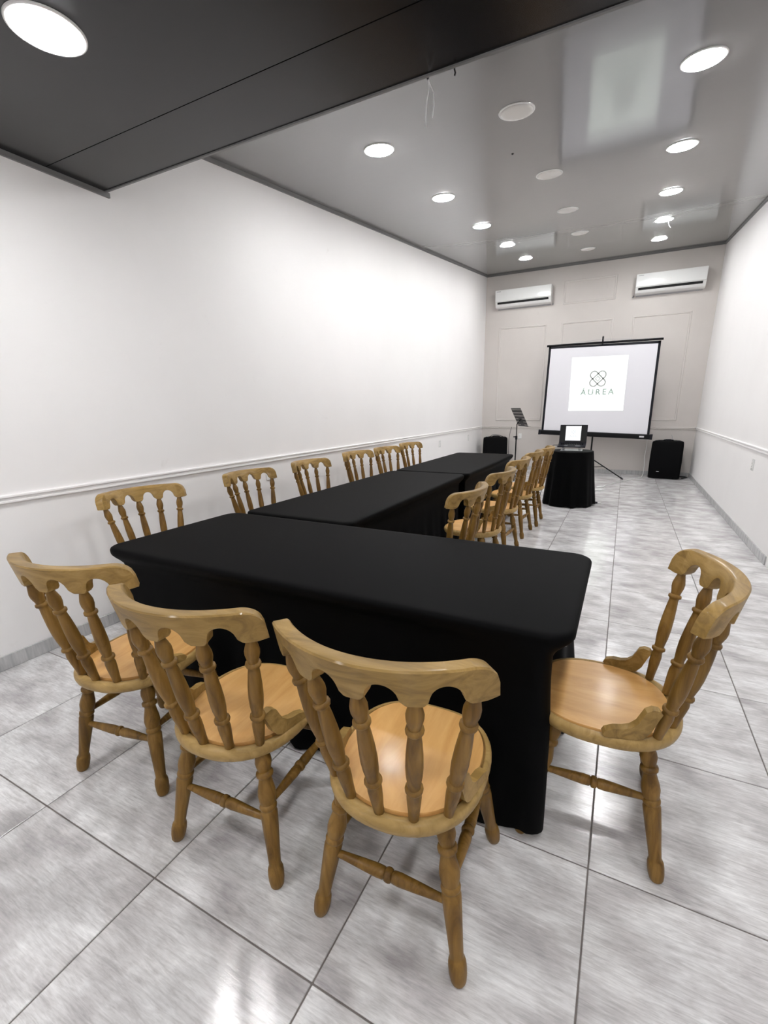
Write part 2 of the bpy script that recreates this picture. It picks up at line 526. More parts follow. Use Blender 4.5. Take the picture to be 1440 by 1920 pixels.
for x, y, w in ((1.95, 0.641, 'beside the right wall above the end chair'), (-0.197, -0.7, 'behind the camera, beside the left wall'), (1.95, -0.7, 'behind the camera, beside the right wall'),
                (-0.197, -2.05, 'by the end wall, left side'), (1.95, -2.05, 'by the end wall, right side')):
    light(x, y, ZLOW, D_LOW, 'added unseen downlight on the lowered ceiling %s' % w, 0, 'downlights on the lowered ceiling')  # out-of-view lamps added to brighten the near end of the room

# ================================================================== CHAIRS
SEAT_Z = 0.463
def seat_outline(k=1.0, n=56, dy=0.0):
    p = []
    for i in range(n):
        w = 2 * PI * i / n
        c, s = math.cos(w), math.sin(w)
        e = 2.25 if s < 0 else 2.7
        x = 0.214 * math.copysign(abs(c) ** (2 / e), c)
        y = 0.224 * math.copysign(abs(s) ** (2 / e), s)
        p.append((x * k, (y - 0.006) * k + dy))
    return p
def loft(mb, loops, cap0=True, cap1=True):
    n = len(loops[0]); vs = [q for lp in loops for q in lp]; fs = []
    for i in range(len(loops) - 1):
        for k in range(n):
            k2 = (k + 1) % n
            fs.append((i * n + k, i * n + k2, (i + 1) * n + k2, (i + 1) * n + k))
    if cap0: fs.append(tuple(range(n))[::-1])
    if cap1: fs.append(tuple(range((len(loops) - 1) * n, len(loops) * n)))
    return mb.add(vs, fs)
def seat_base():
    L_ = []
    for k, z in ((0.90, -0.046), (0.955, -0.044), (0.985, -0.036), (1.0, -0.024), (0.998, -0.014), (0.985, -0.007), (0.968, -0.004), (0.94, -0.003), (0.925, -0.003)):
        L_.append([(x, y, SEAT_Z + z) for x, y in seat_outline(k)])
    # groove round the panel
    L_.append([(x, y, SEAT_Z - 0.012) for x, y in seat_outline(0.893, dy=0.009)])
    return loft(MB(), L_)
def seat_panel():
    L_ = []
    for k, z in ((0.885, -0.012), (0.885, -0.003), (0.879, -0.001), (0.70, -0.001), (0.4, -0.0015), (0.1, -0.002)):
        L_.append([(x, y, SEAT_Z + z) for x, y in seat_outline(k, dy=0.009)])
    return loft(MB(), L_)
SPINDLE = [(0, .0125), (.06, .0135), (.16, .0165), (.22, .0175), (.262, .0150), (.272, .0160), (.280, .0205), (.292, .0215), (.304, .0205), (.312, .0155), (.33, .0150),
           (.40, .0185), (.48, .0200), (.58, .0190), (.68, .0165), (.745, .0140), (.758, .0150), (.766, .0195), (.778, .0205), (.790, .0195), (.798, .0140), (.82, .0155), (.86, .0190), (.895, .0195), (.93, .0165), (.97, .0125), (1, .0115)]
LEG = [(0, .0165), (.012, .0195), (.05, .0225), (.10, .0235), (.135, .0225), (.150, .0205), (.158, .0180), (.168, .0175), (.25, .0190), (.40, .0225), (.50, .0245), (.545, .0250), (.558, .0225), (.566, .0215),
       (.574, .0245), (.588, .0255), (.602, .0245), (.61, .0215), (.63, .0240), (.67, .0265), (.71, .0250), (.76, .0205), (.79, .0185), (.800, .0195), (.808, .0245), (.822, .0255), (.836, .0245), (.845, .0180), (.87, .0215), (.905, .0245), (.94, .0225), (.97, .0175), (1, .0150)]
STRETCH = [(0, .0095), (.08, .0105), (.25, .0140), (.40, .0165), (.455, .0155), (.468, .0125), (.474, .0165), (.49, .0185), (.51, .0185), (.526, .0165), (.532, .0125), (.545, .0155), (.60, .0165), (.75, .0140), (.92, .0105), (1, .0095)]
CR, CCY = 0.355, 0.068           # crest arc in plan
CTOP = 0.926
def crest_pt(a, off, z):
    r = CR + off
    return (r * math.sin(a), CCY - r * math.cos(a) - (z - 0.86) * 0.22, z)
A_SP = [R(-39.0), R(-19.6), 0, R(19.6), R(39.0)]
A_END = R(45.8)
def crest_bottom(a):
    zb = 0.837
    for i in range(4):
        c = (A_SP[i] + A_SP[i + 1]) / 2
        h = (A_SP[i + 1] - A_SP[i]) / 2
        t = abs(a - c) / h
        if t < 0.52:
            return 0.851 + 0.037 * math.sqrt(max(0, 1 - (t / 0.54) ** 2))
        if t < 0.74:
            return 0.837 + 0.014 * (0.74 - t) / 0.22
    if abs(a) > R(41.6): zb += 0.005 * (abs(a) - R(41.6)) / (A_END - R(41.6))
    return zb
def crest_top(a):
    z = CTOP
    e = (abs(a) - R(37)) / (A_END - R(37))
    if e > 0: z -= 0.044 * (1 - math.sqrt(max(0, 1 - min(1, e) ** 2.2)))
    return z
def crest_rail():
    n = 132; loops = []
    for i in range(n + 1):
        a = -A_END + 2 * A_END * i / n
        zt, zb = crest_top(a), crest_bottom(a)
        th = 0.019
        b = 0.004
        sec = [(-th, zb + 0.002), (-th, zt - b), (-th + b, zt), (th - b, zt), (th, zt - b), (th, zb + 0.002), (th - 0.003, zb), (-th + 0.003, zb)]
        loops.append([crest_pt(a, o, z) for o, z in sec])
    return loft(MB(), loops)
def bracket(s):
    prof = [(0.140, 0.002), (0.146, 0.010), (0.140, 0.022), (0.116, 0.032), (0.092, 0.034), (0.072, 0.041), (0.056, 0.056), (0.047, 0.076), (0.038, 0.096), (0.022, 0.106), (0.004, 0.104), (-0.004, 0.094), (0.004, 0.076), (0.012, 0.054), (0.020, 0.032), (0.034, 0.012), (0.052, 0.002)]
    d = Vector((s * 0.030, 0.130, 0)).normalized(); nrm = Vector((d.y, -d.x, 0))
    o = Vector((s * 0.172, -0.142, SEAT_Z - 0.004))
    lean = -0.12
    f = lambda t, z, k: o + d * (t + lean * 0 ) + Vector((0, 0, z)) + nrm * k
    return MB().prism(prof, lambda t, z: f(t, z, -0.0115), lambda t, z: f(t, z, 0.0115))

def make_chair():
    root = thing('spindle_chair', (0, 0, 0), 0, '-', 'chair', 'wooden spindle chairs round the tables')
    seat = seat_base().build('seat', M['seat_rim'], root, 40)
    seat_panel().build('seat_panel', M['seat'], seat, 40)
    crest_rail().build('crest_rail', M['crest'], root, 40)
    bot = [(-0.155, -0.147), (-0.084, -0.191), (0, -0.204), (0.084, -0.191), (0.155, -0.147)]
    for (x, y), a in zip(bot, A_SP):
        top = crest_pt(a, 0.0, 0.844)
        MB().lathe(SPINDLE, (x, y, SEAT_Z - 0.004), top).build('spindle', M['wood'], root, 50)
    legs = {}
    for sx in (-1, 1):
        for sy in (-1, 1):
            f = Vector((sx * 0.205, sy * 0.204 + 0.006, 0.0005)); t = Vector((sx * 0.140, sy * 0.128, SEAT_Z - 0.042))
            legs[sx, sy] = (f, t)
            MB().lathe(LEG, f, t, 16).build('leg', M['wood'], root, 50)
    at = lambda key, z: legs[key][0].lerp(legs[key][1], z / (SEAT_Z - 0.042))
    for (k0, k1, z) in (((-1, -1), (1, -1), 0.205), ((-1, 1), (1, 1), 0.265), ((-1, -1), (-1, 1), 0.25), ((1, -1), (1, 1), 0.25)):
        p0, p1 = at(k0, z), at(k1, z); d = (p1 - p0).normalized() * 0.012
        MB().lathe(STRETCH, p0 + d, p1 - d, 12).build('stretcher', M['wood'], root, 50)
    for s in (-1, 1):
        bracket(s).build('hip_bracket', M['crest'], root, 30)
    return root

CHAIRS = [
    (1.317, 0.349, 0.045, 'wooden spindle chair closest to the camera, back turned, at the near table edge'),
    (0.743, 0.330, 0.063, 'wooden spindle chair in the middle of the three with backs to the camera'),
    (0.112, 0.383, 0.149, 'wooden spindle chair leftmost of the three with backs to the camera'),
    (1.785, 0.850, 1.600, 'wooden spindle chair alone at the right end of the near table'),
    (-0.685, 1.107, -1.714, 'wooden spindle chair nearest the camera in the row along the left wall'),
    (-0.646, 1.989, -1.619, 'second wooden spindle chair from the camera in the row along the left wall'),
    (-0.645, 2.756, -1.646, 'third wooden spindle chair from the camera in the row along the left wall'),
    (-0.687, 3.640, -1.705, 'fourth wooden spindle chair from the camera in the row along the left wall'),
    (-0.639, 4.237, -1.713, 'fifth wooden spindle chair from the camera in the row along the left wall'),
    (-0.655, 4.949, -1.730, 'farthest wooden spindle chair in the row along the left wall'),
    (0.739, 1.950, 1.526, 'wooden spindle chair nearest the camera in the row on the aisle side of the tables'),
    (0.734, 2.763, 1.523, 'second wooden spindle chair from the camera in the aisle side row'),
    (0.690, 3.585, 1.510, 'third wooden spindle chair from the camera in the aisle side row'),
    (0.695, 4.310, 1.530, 'fourth wooden spindle chair from the camera in the aisle side row'),
    (0.735, 4.870, 1.600, 'farthest wooden spindle chair in the aisle side row, next to the draped round table'),
]
proto = make_chair()
for i, (x, y, rz, label) in enumerate(CHAIRS):
    c = proto if i == 0 else copy_tree(proto)
    c.location = (x, y, 0); c.rotation_euler = (0, 0, rz); c['label'] = label

# ================================================================== DRAPED TABLES
def smooth01(t):
    t = max(0.0, min(1.0, t)); return t * t * (3 - 2 * t)
def drape(x0, x1, y0, y1, seed, dent=None, flare=(0, 0, 0, 0), rad=0.085):
    # flare: right, far, left, near
    rnd = random.Random(seed)
    # perimeter samples: position, outward normal, side weights
    per = []
    def side(px, py, qx, qy, nx, ny, s):
        L_ = math.hypot(qx - px, qy - py); n = max(2, int(L_ / 0.022))
        for k in range(n):
            t = k / n
            per.append((px + (qx - px) * t, py + (qy - py) * t, nx, ny, s, math.sin(PI * t)))
    def corner(cx, cy, a0, s):
        for k in range(9):
            a = R(a0 + 90 * k / 9)
            per.append((cx + rad * math.cos(a), cy + rad * math.sin(a), math.cos(a), math.sin(a), s, 0.0))
    r = rad
    side(x0 + r, y0, x1 - r, y0, 0, -1, 3); corner(x1 - r, y0 + r, -90, 0)
    side(x1, y0 + r, x1, y1 - r, 1, 0, 0); corner(x1 - r, y1 - r, 0, 1)
    side(x1 - r, y1, x0 + r, y1, 0, 1, 1); corner(x0 + r, y1 - r, 90, 2)
    side(x0, y1 - r, x0, y0 + r, -1, 0, 2); corner(x0 + r, y0 + r, 180, 3)
    n = len(per)
    ph = [rnd.uniform(0, 6.28) for _ in range(5)]
    zt = TABLE_Z
    loops = []
    for ins, dz in ((0.05, 0.0), (0.036, 0.0), (0.022, -0.0005), (0.011, -0.002), (0.004, -0.006), (0.0, -0.013), (0.0, -0.022)):
        loops.append([(px - nx * ins, py - ny * ins, zt + dz) for px, py, nx, ny, s, w in per])
    zs = [0.715, 0.705, 0.69, 0.675, 0.655, 0.62, 0.57, 0.51, 0.44, 0.36, 0.28, 0.20, 0.13, 0.08, 0.045, 0.02, 0.008]
    acc = 0.0; arc = []
    for i in range(n):
        arc.append(acc); j = (i + 1) % n
        acc += math.hypot(per[j][0] - per[i][0], per[j][1] - per[i][1])
    for z in zs:
        h = (zt - z) / zt
        lp = []
        for i, (px, py, nx, ny, s, w) in enumerate(per):
            u = arc[i] / acc * 2 * PI
            inset = 0.050 * smooth01((zt - 0.026 - z) / 0.075) * (1 - 0.55 * smooth01((0.45 - z) / 0.45))
            inset += 0.018 * w * smooth01((zt - z) / 0.3)
            if dent:
                g = smooth01(1.25 - math.hypot(px - x1, py - y0) / 0.42)
                inset = inset * (1 - g) + (0.066 * abs(nx) - 0.022 * abs(ny) * smooth01((h - 0.2) / 0.3)) * g * smooth01((h - 0.035) / 0.09)
            wave = (math.sin(23 * u + ph[0]) * 0.55 + math.sin(37 * u + ph[1] + 0.8 * math.sin(5 * u)) * 0.45) * 0.020 * smooth01((h - 0.25) / 0.75)
            out = -inset + wave + flare[s] * w * smooth01((h - 0.2) / 0.8)
            if dent and s == 0 and w > 0:
                dy, half, depth = dent
                t = abs(py - dy) / half
                if t < 1: out -= depth * smooth01((1 - t) * 1.9) * smooth01((zt - z) / 0.22)
            zz = z
            if z < 0.05: zz = z + 0.030 * max(0.0, math.sin(23 * u + ph[2])) 
            lp.append((px + nx * out, py + ny * out, zz))
        loops.append(lp)
    return loft(MB(), loops, True, False)

def draped_table(x0, x1, y0, y1, seed, label, **kw):
    root = thing('draped_table', ((x0 + x1) / 2, (y0 + y1) / 2, 0), 0, label, 'table', 'black draped tables')
    ox, oy = (x0 + x1) / 2, (y0 + y1) / 2
    dn = kw.pop('dent', None)
    if dn: dn = (dn[0] - oy, dn[1], dn[2])
    drape(x0 - ox, x1 - ox, y0 - oy, y1 - oy, seed, dent=dn, **kw).build('tablecloth', M['cloth'], root, 60)
    t = MB(); rr = rounded_rect(x0 - ox + 0.012, x1 - ox - 0.012, y0 - oy + 0.012, y1 - oy - 0.012, 0.07)
    t.prism(rr, lambda x, y: (x, y, TABLE_Z - 0.045), lambda x, y: (x, y, TABLE_Z - 0.006)).build('table_top', M['off_white'], root)
    for sx in (-1, 1):
        for sy in (-1, 1):
            px, py = sx * ((x1 - x0) / 2 - 0.30), sy * ((y1 - y0) / 2 - 0.16)
            MB().lathe([(0, 0.014), (1, 0.014)], (px, py, 0.001), (px, py, TABLE_Z - 0.045), 10).build('leg', M['grey_metal'], root)
    return root
draped_table(-0.50, 1.692, 0.632, 1.472, 3, 'black cloth covered table across the near end, closest to the camera', dent=(0.86, 0.30, 0.155), flare=(0, 0, 0, 0.055))
draped_table(-0.442, 0.385, 1.50, 3.617, 5, 'middle black cloth covered table, lying lengthwise behind the near cross table', rad=0.06)
draped_table(-0.425, 0.405, 3.642, 5.70, 8, 'farthest of the long black cloth covered tables, ending near the music stand', rad=0.06)

# round laptop table
def round_drape(r0, zt, r1, seed):
    n = 120; loops = []; rnd = random.Random(seed); ph = [rnd.uniform(0, 6) for _ in range(4)]
    for k, dz in ((0.5, 0), (0.9, 0), (0.965, -0.001), (0.99, -0.004), (1.0, -0.010), (1.003, -0.02)):
        loops.append([(r0 * k * math.cos(2 * PI * i / n), r0 * k * math.sin(2 * PI * i / n), zt + dz) for i in range(n)])
    for z in (0.70, 0.62, 0.52, 0.42, 0.32, 0.22, 0.13, 0.06, 0.02, 0.008):
        h = (zt - z) / zt; lp = []
        for i in range(n):
            w = 2 * PI * i / n
            fold = (math.sin(9 * w + ph[0]) * 0.6 + math.sin(14 * w + ph[1] + 0.7 * math.sin(3 * w)) * 0.4)
            rr = r0 + (r1 - r0) * h ** 1.2 + fold * 0.030 * h ** 0.8
            zz = z + (0.014 * max(0, math.sin(9 * w + ph[2])) if z < 0.05 else 0)
            lp.append((rr * math.cos(w), rr * math.sin(w), zz))
        loops.append(lp)
    return loft(MB(), loops, True, False)
RT = (1.118, 6.20)
RTZ = 0.772
rt = thing('round_table', (*RT, 0), 0, 'small round table draped to the floor in black cloth, holding the laptop', 'table')
round_drape(0.292, RTZ, 0.355, 4).build('tablecloth', M['cloth'], rt, 60)
MB().lathe([(0, 0.278), (1, 0.278)], (0, 0, RTZ - 0.03), (0, 0, RTZ - 0.006), 36).build('table_top', M['off_white'], rt)
MB().lathe([(0, 0.2), (0.02, 0.2), (0.06, 0.03), (1, 0.03)], (0, 0, 0.002), (0, 0, RTZ - 0.03), 20).build('pedestal', M['black_metal'], rt)

# ================================================================== LOGO (two crossed loops) AND LETTERING
def stadium(L_, w, ang, n=14):
    p = []
    p += arc_pts(L_ / 2 - w, 0, w, -90, 90, n)
    p += arc_pts(-L_ / 2 + w, 0, w, 90, 270, n)
    c, s = math.cos(ang), math.sin(ang)
    return [(x * c - y * s, x * s + y * c) for x, y in p]
def ribbon(mb, pts, width, fn):
    n = len(pts); vs = []; fs = []
    for i in range(n):
        a, b, d = Vector(pts[i - 1]), Vector(pts[i]), Vector(pts[(i + 1) % n])
        t = (d - a).normalized(); nn = Vector((-t.y, t.x)) * width / 2
        for q in (b - nn, b + nn): vs.append(fn(q.x, q.y))
    for i in range(n):
        j = (i + 1) % n
        fs.append((2 * i, 2 * i + 1, 2 * j + 1, 2 * j))
    return mb.add(vs, fs)
def logo(size, width, fn):
    mb = MB()
    for a in (45, -45):
        ribbon(mb, stadium(size * 1.18, size * 0.235, R(a)), width, fn)
    s = size * 0.16
    ribbon(mb, [(-s * 0.1, s), (s * 0.9, 0.1 * s), (0.1 * s, -s), (-0.9 * s, -0.1 * s)], width * 0.8, fn)
    return mb
def text_mesh(body, size, spacing, name, material):
    cu = bpy.data.curves.new(name, 'FONT')
    cu.body = body; cu.size = size; cu.space_character = spacing
    cu.offset = size * 0.016
    cu.align_x = 'CENTER'; cu.align_y = 'CENTER'
    tmp = bpy.data.objects.new(name, cu); COL.objects.link(tmp)
    dg = bpy.context.evaluated_depsgraph_get()
    me = bpy.data.meshes.new_from_object(tmp.evaluated_get(dg))
    bpy.data.objects.remove(tmp)
    me.materials.clear(); me.materials.append(material)
    return me

# ================================================================== PROJECTION SCREEN
SY = 9.15
ps = thing('projection_screen', (1.22, SY, 0), 0, 'large white tripod projection screen with black borders showing a slide', 'projector screen')
def S(x, z, y=0.0): return (x - 1.22, y, z)
TLc, TRc, BRc, BLc = (0.243, 2.515), (2.192, 2.500), (2.203, 0.84), (0.205, 0.895)
def quad_plate(pts, y0, y1):
    return MB().prism(pts, lambda x, z: S(x, z, y0), lambda x, z: S(x, z, y1))
quad_plate([TLc, TRc, BRc, BLc], 0.0, 0.003).build('screen_fabric', M['screen'], ps)
def border(a, b, c, d, name):
    quad_plate([a, b, c, d], -0.002, 0.005).build(name, M['black_plastic'], ps)
bw = 0.042
border((TLc[0], TLc[1]), (TRc[0], TRc[1]), (TRc[0], TRc[1] - 0.045), (TLc[0], TLc[1] - 0.035), 'border')
border((TLc[0], TLc[1]), (TLc[0] + bw, TLc[1]), (BLc[0] + bw, BLc[1]), (BLc[0], BLc[1]), 'border')
border((TRc[0], TRc[1]), (TRc[0] - bw, TRc[1]), (BRc[0] - bw, BRc[1]), (BRc[0], BRc[1]), 'border')
MB().tube([S(0.205, 2.535, 0.0), S(2.225, 2.528, 0.0)], 0.020, 12).build('top_bar', M['black_metal'], ps, 40)
# housing, slightly tilted, with end caps and badge
hs = Vector(S(0.165, 0.868, 0.0)); he = Vector(S(2.245, 0.795, 0.0))
hd = (he - hs).normalized(); hn = Vector((-hd.z, 0, hd.x))
prof = rounded_rect(-0.042, 0.042, -0.046, 0.046, 0.018, 4)
h = MB().prism(prof, lambda a, b: hs + Vector((0, a, 0)) + hn * b, lambda a, b: he + Vector((0, a, 0)) + hn * b).build('housing', M['black_metal'], ps, 40)
prof2 = rounded_rect(-0.047, 0.047, -0.051, 0.051, 0.02, 4)
for p0 in (hs - hd * 0.012, he - hd * 0.03):
    MB().prism(prof2, lambda a, b: p0 + Vector((0, a, 0)) + hn * b, lambda a, b: p0 + hd * 0.042 + Vector((0, a, 0)) + hn * b).build('end_cap', M['black_plastic'], h, 40)
bp = he - hd * 0.17
MB().prism([(-0.04, -0.014), (0.04, -0.014), (0.04, 0.014), (-0.04, 0.014)], lambda a, b: bp + hd * a + hn * b + Vector((0, -0.046, 0)), lambda a, b: bp + hd * a + hn * b + Vector((0, -0.0425, 0))).build('badge', M['badge'], h)
# pole, hook, strings, tripod
MB().tube([S(1.20, 0.32, 0.075), S(1.215, 2.64, 0.075)], 0.016, 12).build('pole', M['black_metal'], ps, 40)
MB().tube([S(1.215, 2.645, 0.08), S(1.215, 2.63, 0.02), S(1.215, 2.585, 0.0), S(1.215, 2.545, 0.0)], [0.014, 0.014, 0.011, 0.010], 10).build('hook', M['black_metal'], ps, 40)
for xx, zz in ((0.62, 2.548), (1.86, 2.545)):
    MB().tube([S(1.215, 2.592, 0.0), S(xx, zz, 0.0)], 0.0035, 6).build('string', M['mark'], ps)
hub = Vector(S(1.20, 0.36, 0.075))
for f in ((1.838, 8.84), (0.52, 8.95), (1.18, 9.60)):
    ft = Vector((f[0] - 1.22, f[1] - SY, 0.012)); d = ft - hub
    leg = MB().tube([hub, ft], 0.011, 10).build('leg', M['black_metal'], ps, 40)
    MB().tube([ft - d.normalized() * 0.05, ft], 0.0145, 10).build('rubber_foot', M['black_plastic'], leg, 40)
    mid = hub + d * 0.42
    MB().tube([Vector((hub.x, hub.y, 0.17)), mid], 0.006, 8).build('brace', M['black_metal'], ps)
MB().lathe([(0, 0.026), (1, 0.026)], (hub.x, hub.y, 0.32), (hub.x, hub.y, 0.40), 14).build('collar', M['black_plastic'], ps, 40)
MB().lathe([(0, 0.02), (1, 0.02)], (hub.x, hub.y, 0.14), (hub.x, hub.y, 0.19), 14).build('collar', M['black_plastic'], ps, 40)
# slide
sl = quad_plate([(0.698, 2.291), (1.688, 2.285), (1.700, 1.288), (0.706, 1.293)], -0.0015, 0.0).build('projected_slide', M['slide'], ps)
tag(sl, 'bright white projected slide with logo')
fn = lambda x, z: S(1.197 + x, 1.885 + z, -0.0028)
logo(0.285, 0.022, fn).build('logo', M['slide_line'], sl)
tm = text_mesh('ÁUREA', 0.150, 1.42, 'lettering', M['slide_text'])
link('lettering', tm, sl, S(1.205, 1.635, -0.0028), (R(90), 0, 0))

# ================================================================== LAPTOP on its stand
lp = thing('laptop', (1.108, 6.20, RTZ), R(2), 'open black laptop showing the slide, on the round table', 'laptop')
lw = 0.187
# deck tilted up to the back
dt = Matrix.Translation((0, 0.02, 0.062)) @ Matrix.Rotation(R(7), 4, 'X')
deck = MB().rbox(-lw, lw, -0.125, 0.125, 0.0, 0.017, 0.004, dt).build('keyboard_deck', M['black_plastic'], lp)
kb = MB()
for r_ in range(5):
    for c_ in range(13):
        kx = -0.150 + c_ * 0.0235; ky = -0.010 + r_ * 0.023
        kb.box(kx, kx + 0.019, ky, ky + 0.018, 0.017, 0.0185, dt)
kb.build('keys', M['cover'], deck)
MB().box(-0.05, 0.05, -0.105, -0.035, 0.0168, 0.0176, dt).build('touchpad', M['cover'], deck)
st = Matrix.Translation((0, 0.148, 0.088)) @ Matrix.Rotation(R(-8), 4, 'X')
lid = MB().rbox(-lw, lw, -0.006, 0.006, 0.0, 0.262, 0.004, st).build('display_lid', M['black_plastic'], lp)
MB().box(-0.174, 0.174, -0.0075, -0.006, 0.024, 0.250, st).build('display_glass', M['hole'], lid)
MB().box(-0.105, 0.103, -0.0085, -0.0075, 0.040, 0.246, st).build('slide', M['laptop_slide'], lid)
logo(0.062, 0.0035, lambda x, z: st @ Vector((x, -0.0092, 0.158 + z))).build('logo', M['laptop_line'], lid)
tl = text_mesh('ÁUREA', 0.026, 1.2, 'lettering', M['laptop_line'])
to = link('lettering', tl, lid); to.matrix_local = st @ Matrix.Translation((0, -0.0092, 0.100)) @ Matrix.Rotation(R(90), 4, 'X')
sd = MB()
sd.rbox(-0.14, 0.15, -0.13, 0.10, 0.001, 0.008, 0.002)
stand = thing('laptop_stand', (1.108, 6.20, RTZ), R(2), 'low grey metal stand under the laptop on the round table', 'laptop stand')
sd.build('base_plate', M['grey_metal'], stand)
for sx in (-0.11, 0.11):
    MB().rbox(sx - 0.012, sx + 0.012, 0.06, 0.07, 0.008, 0.063, 0.002).build('riser', M['grey_metal'], stand)
    MB().rbox(sx - 0.012, sx + 0.012, -0.085, -0.075, 0.008, 0.048, 0.002).build('riser', M['grey_metal'], stand)
cb = MB().tube([(0.925, 6.16, RTZ + 0.075), (0.87, 6.15, RTZ + 0.075), (0.84, 6.15, RTZ + 0.055), (0.815, 6.16, RTZ + 0.01), (0.80, 6.17, RTZ - 0.1), (0.775, 6.18, RTZ - 0.35), (0.74, 6.17, RTZ - 0.60), (0.715, 6.15, 0.02)], 0.004, 8).build('laptop_cable', M['black_plastic'], None, 40)
tag(cb, 'black cable leaving the left side of the laptop', 'cable')
us = MB().rbox(0.868, 0.915, 6.085, 6.105, RTZ + 0.053, RTZ + 0.062, 0.002).build('usb_dongle', M['badge'])
us.location = (0.012, 0, 0.0)
tag(us, 'small silver dongle plugged into the left side of the laptop', 'usb dongle')

# ================================================================== MUSIC STAND
ms = thing('music_stand', (0.105, 7.2, 0), 0, 'black perforated music stand behind the far table', 'music stand')
wv = Vector((0.24, -0.38, 0)).normalized(); nv = Vector((0.84, 0.53, 0)).normalized()
upv = (Vector((0, 0, 1)) * 0.30 - nv * 0.155).normalized(); pn = wv.cross(upv)
dc = Vector((0.035, 0.0, 1.21))
def desk():
    mb = MB(); cw, chh = 0.46, 0.335
    nx, nz = 9, 6
    xs = [-cw / 2]; 
    for i in range(nx):
        c = -cw / 2 + cw * (i + 0.5) / nx
        xs += [c - 0.012, c + 0.012]
    xs.append(cw / 2)
    zs = [-chh / 2]
    for i in range(nz):
        c = -chh / 2 + chh * (i + 0.5) / nz
        zs += [c - 0.009, c + 0.009]
    zs.append(chh / 2)
    for i in range(len(xs) - 1):
        for k in range(len(zs) - 1):
            ci, ck = (i - 1) // 2, (k - 1) // 2
            if i % 2 and k % 2 and not (ck < 3 and 3 <= ci <= 5): continue
            f = lambda a, b, o: dc + wv * a + upv * b + pn * o
            q = [(xs[i], zs[k]), (xs[i + 1], zs[k]), (xs[i + 1], zs[k + 1]), (xs[i], zs[k + 1])]
            mb.prism(q, lambda a, b: f(a, b, -0.001), lambda a, b: f(a, b, 0.001))
    return mb
desk().build('desk', M['black_metal'], ms)
lip = MB().prism([(-0.23, 0), (0.23, 0), (0.23, 0.05), (-0.23, 0.05)], lambda a, b: dc + wv * a - upv * 0.168 + nv * b, lambda a, b: dc + wv * a - upv * 0.165 + nv * b)
lip.build('ledge', M['black_metal'], ms)
MB().tube([(0, 0, 0.12), (0, 0, 0.86)], 0.011, 10).build('lower_pole', M['black_metal'], ms, 40)
MB().tube([(0, 0, 0.80), (0.0, 0, 1.10), tuple(dc - upv * 0.03 - pn * 0.02)], 0.008, 10).build('upper_pole', M['black_metal'], ms, 40)
MB().lathe([(0, 0.018), (1, 0.018)], (0, 0, 0.84), (0, 0, 0.90), 12).build('height_collar', M['black_plastic'], ms, 40)
MB().tube([(-0.015, 0, 0.885), (-0.05, 0, 0.885)], 0.009, 10).build('clamp_knob', M['black_plastic'], ms, 40)
MB().prism([(-0.06, -0.05), (0.06, -0.05), (0.06, 0.05), (-0.06, 0.05)], lambda a, b: dc + wv * a + upv * (b - 0.06) - pn * 0.012, lambda a, b: dc + wv * a + upv * (b - 0.06) - pn * 0.002).build('mount', M['black_plastic'], ms)
for k in range(3):
    a = R(90 + 120 * k)
    MB().tube([(0, 0, 0.30), (0.16 * math.cos(a), 0.16 * math.sin(a), 0.12), (0.28 * math.cos(a), 0.28 * math.sin(a), 0.008)], 0.008, 8).build('leg', M['black_metal'], ms, 40)
mc = MB().tube([(0.02, 7.19, 1.05), (0.0, 7.18, 0.97), (-0.015, 7.18, 0.85), (-0.01, 7.18, 0.6), (-0.02, 7.17, 0.3), (-0.03, 7.15, 0.02), (-0.2, 7.3, 0.008), (-0.5, 8.2, 0.008), (-0.62, 9.0, 0.008)], 0.004, 6).build('microphone_cable', M['black_plastic'], None, 40)
tag(mc, 'thin dark cable hanging from the music stand', 'cable')

# ================================================================== SPEAKERS
def speaker(x, y, rz, label, w=0.54, d=0.40, hgt=0.715):
    o = thing('loudspeaker', (x, y, 0), rz, label, 'speaker', 'covered loudspeakers in the far corners')
    loops = []
    for z, k in ((0.012, 0.96), (0.03, 1.0), (0.35, 1.012), (hgt - 0.05, 0.985), (hgt - 0.02, 0.97), (hgt - 0.004, 0.94), (hgt, 0.90)):
        pts = []
        for px, py in rounded_rect(-w / 2, w / 2, -d / 2, d / 2, 0.045, 5):
            taper = 1 - 0.22 * smooth01((py + d / 2) / d)
            pts.append((px * k * taper, py * k, z))
        loops.append(pts)
    loft(MB(), loops).build('cabinet', M['cover'], o, 45)
    hp = [(-0.09, hgt - 0.012), (-0.07, hgt + 0.014), (-0.04, hgt + 0.02), (0.04, hgt + 0.02), (0.07, hgt + 0.014), (0.09, hgt - 0.012)]
    MB().tube([(px, -0.02, pz) for px, pz in hp], 0.012, 8).build('handle', M['black_plastic'], o, 40)
    for s in (-0.19, 0.17):
        MB().rbox(s - 0.03, s + 0.03, -0.15, -0.09, hgt - 0.02, hgt + 0.012, 0.006).build('corner_guard', M['black_plastic'], o)
    for sx in (-1, 1):
        for sy in (-1, 1):
            MB().lathe([(0, 0.02), (1, 0.02)], (sx * 0.16, sy * 0.13, 0.0005), (sx * 0.16, sy * 0.13, 0.02), 10).build('foot', M['black_plastic'], o)
    MB().box(-0.13, -0.085, -d / 2 * 1.012 - 0.0035, -d / 2 * 0.98, 0.135, 0.148).build('badge', M['badge'], o)
    return o
speaker(2.555, 9.40, R(-6), 'black covered loudspeaker on the floor in the right corner')
speaker(-0.81, 9.40, R(8), 'black covered loudspeaker in the left corner behind the far table', 0.54, 0.40, 0.735)
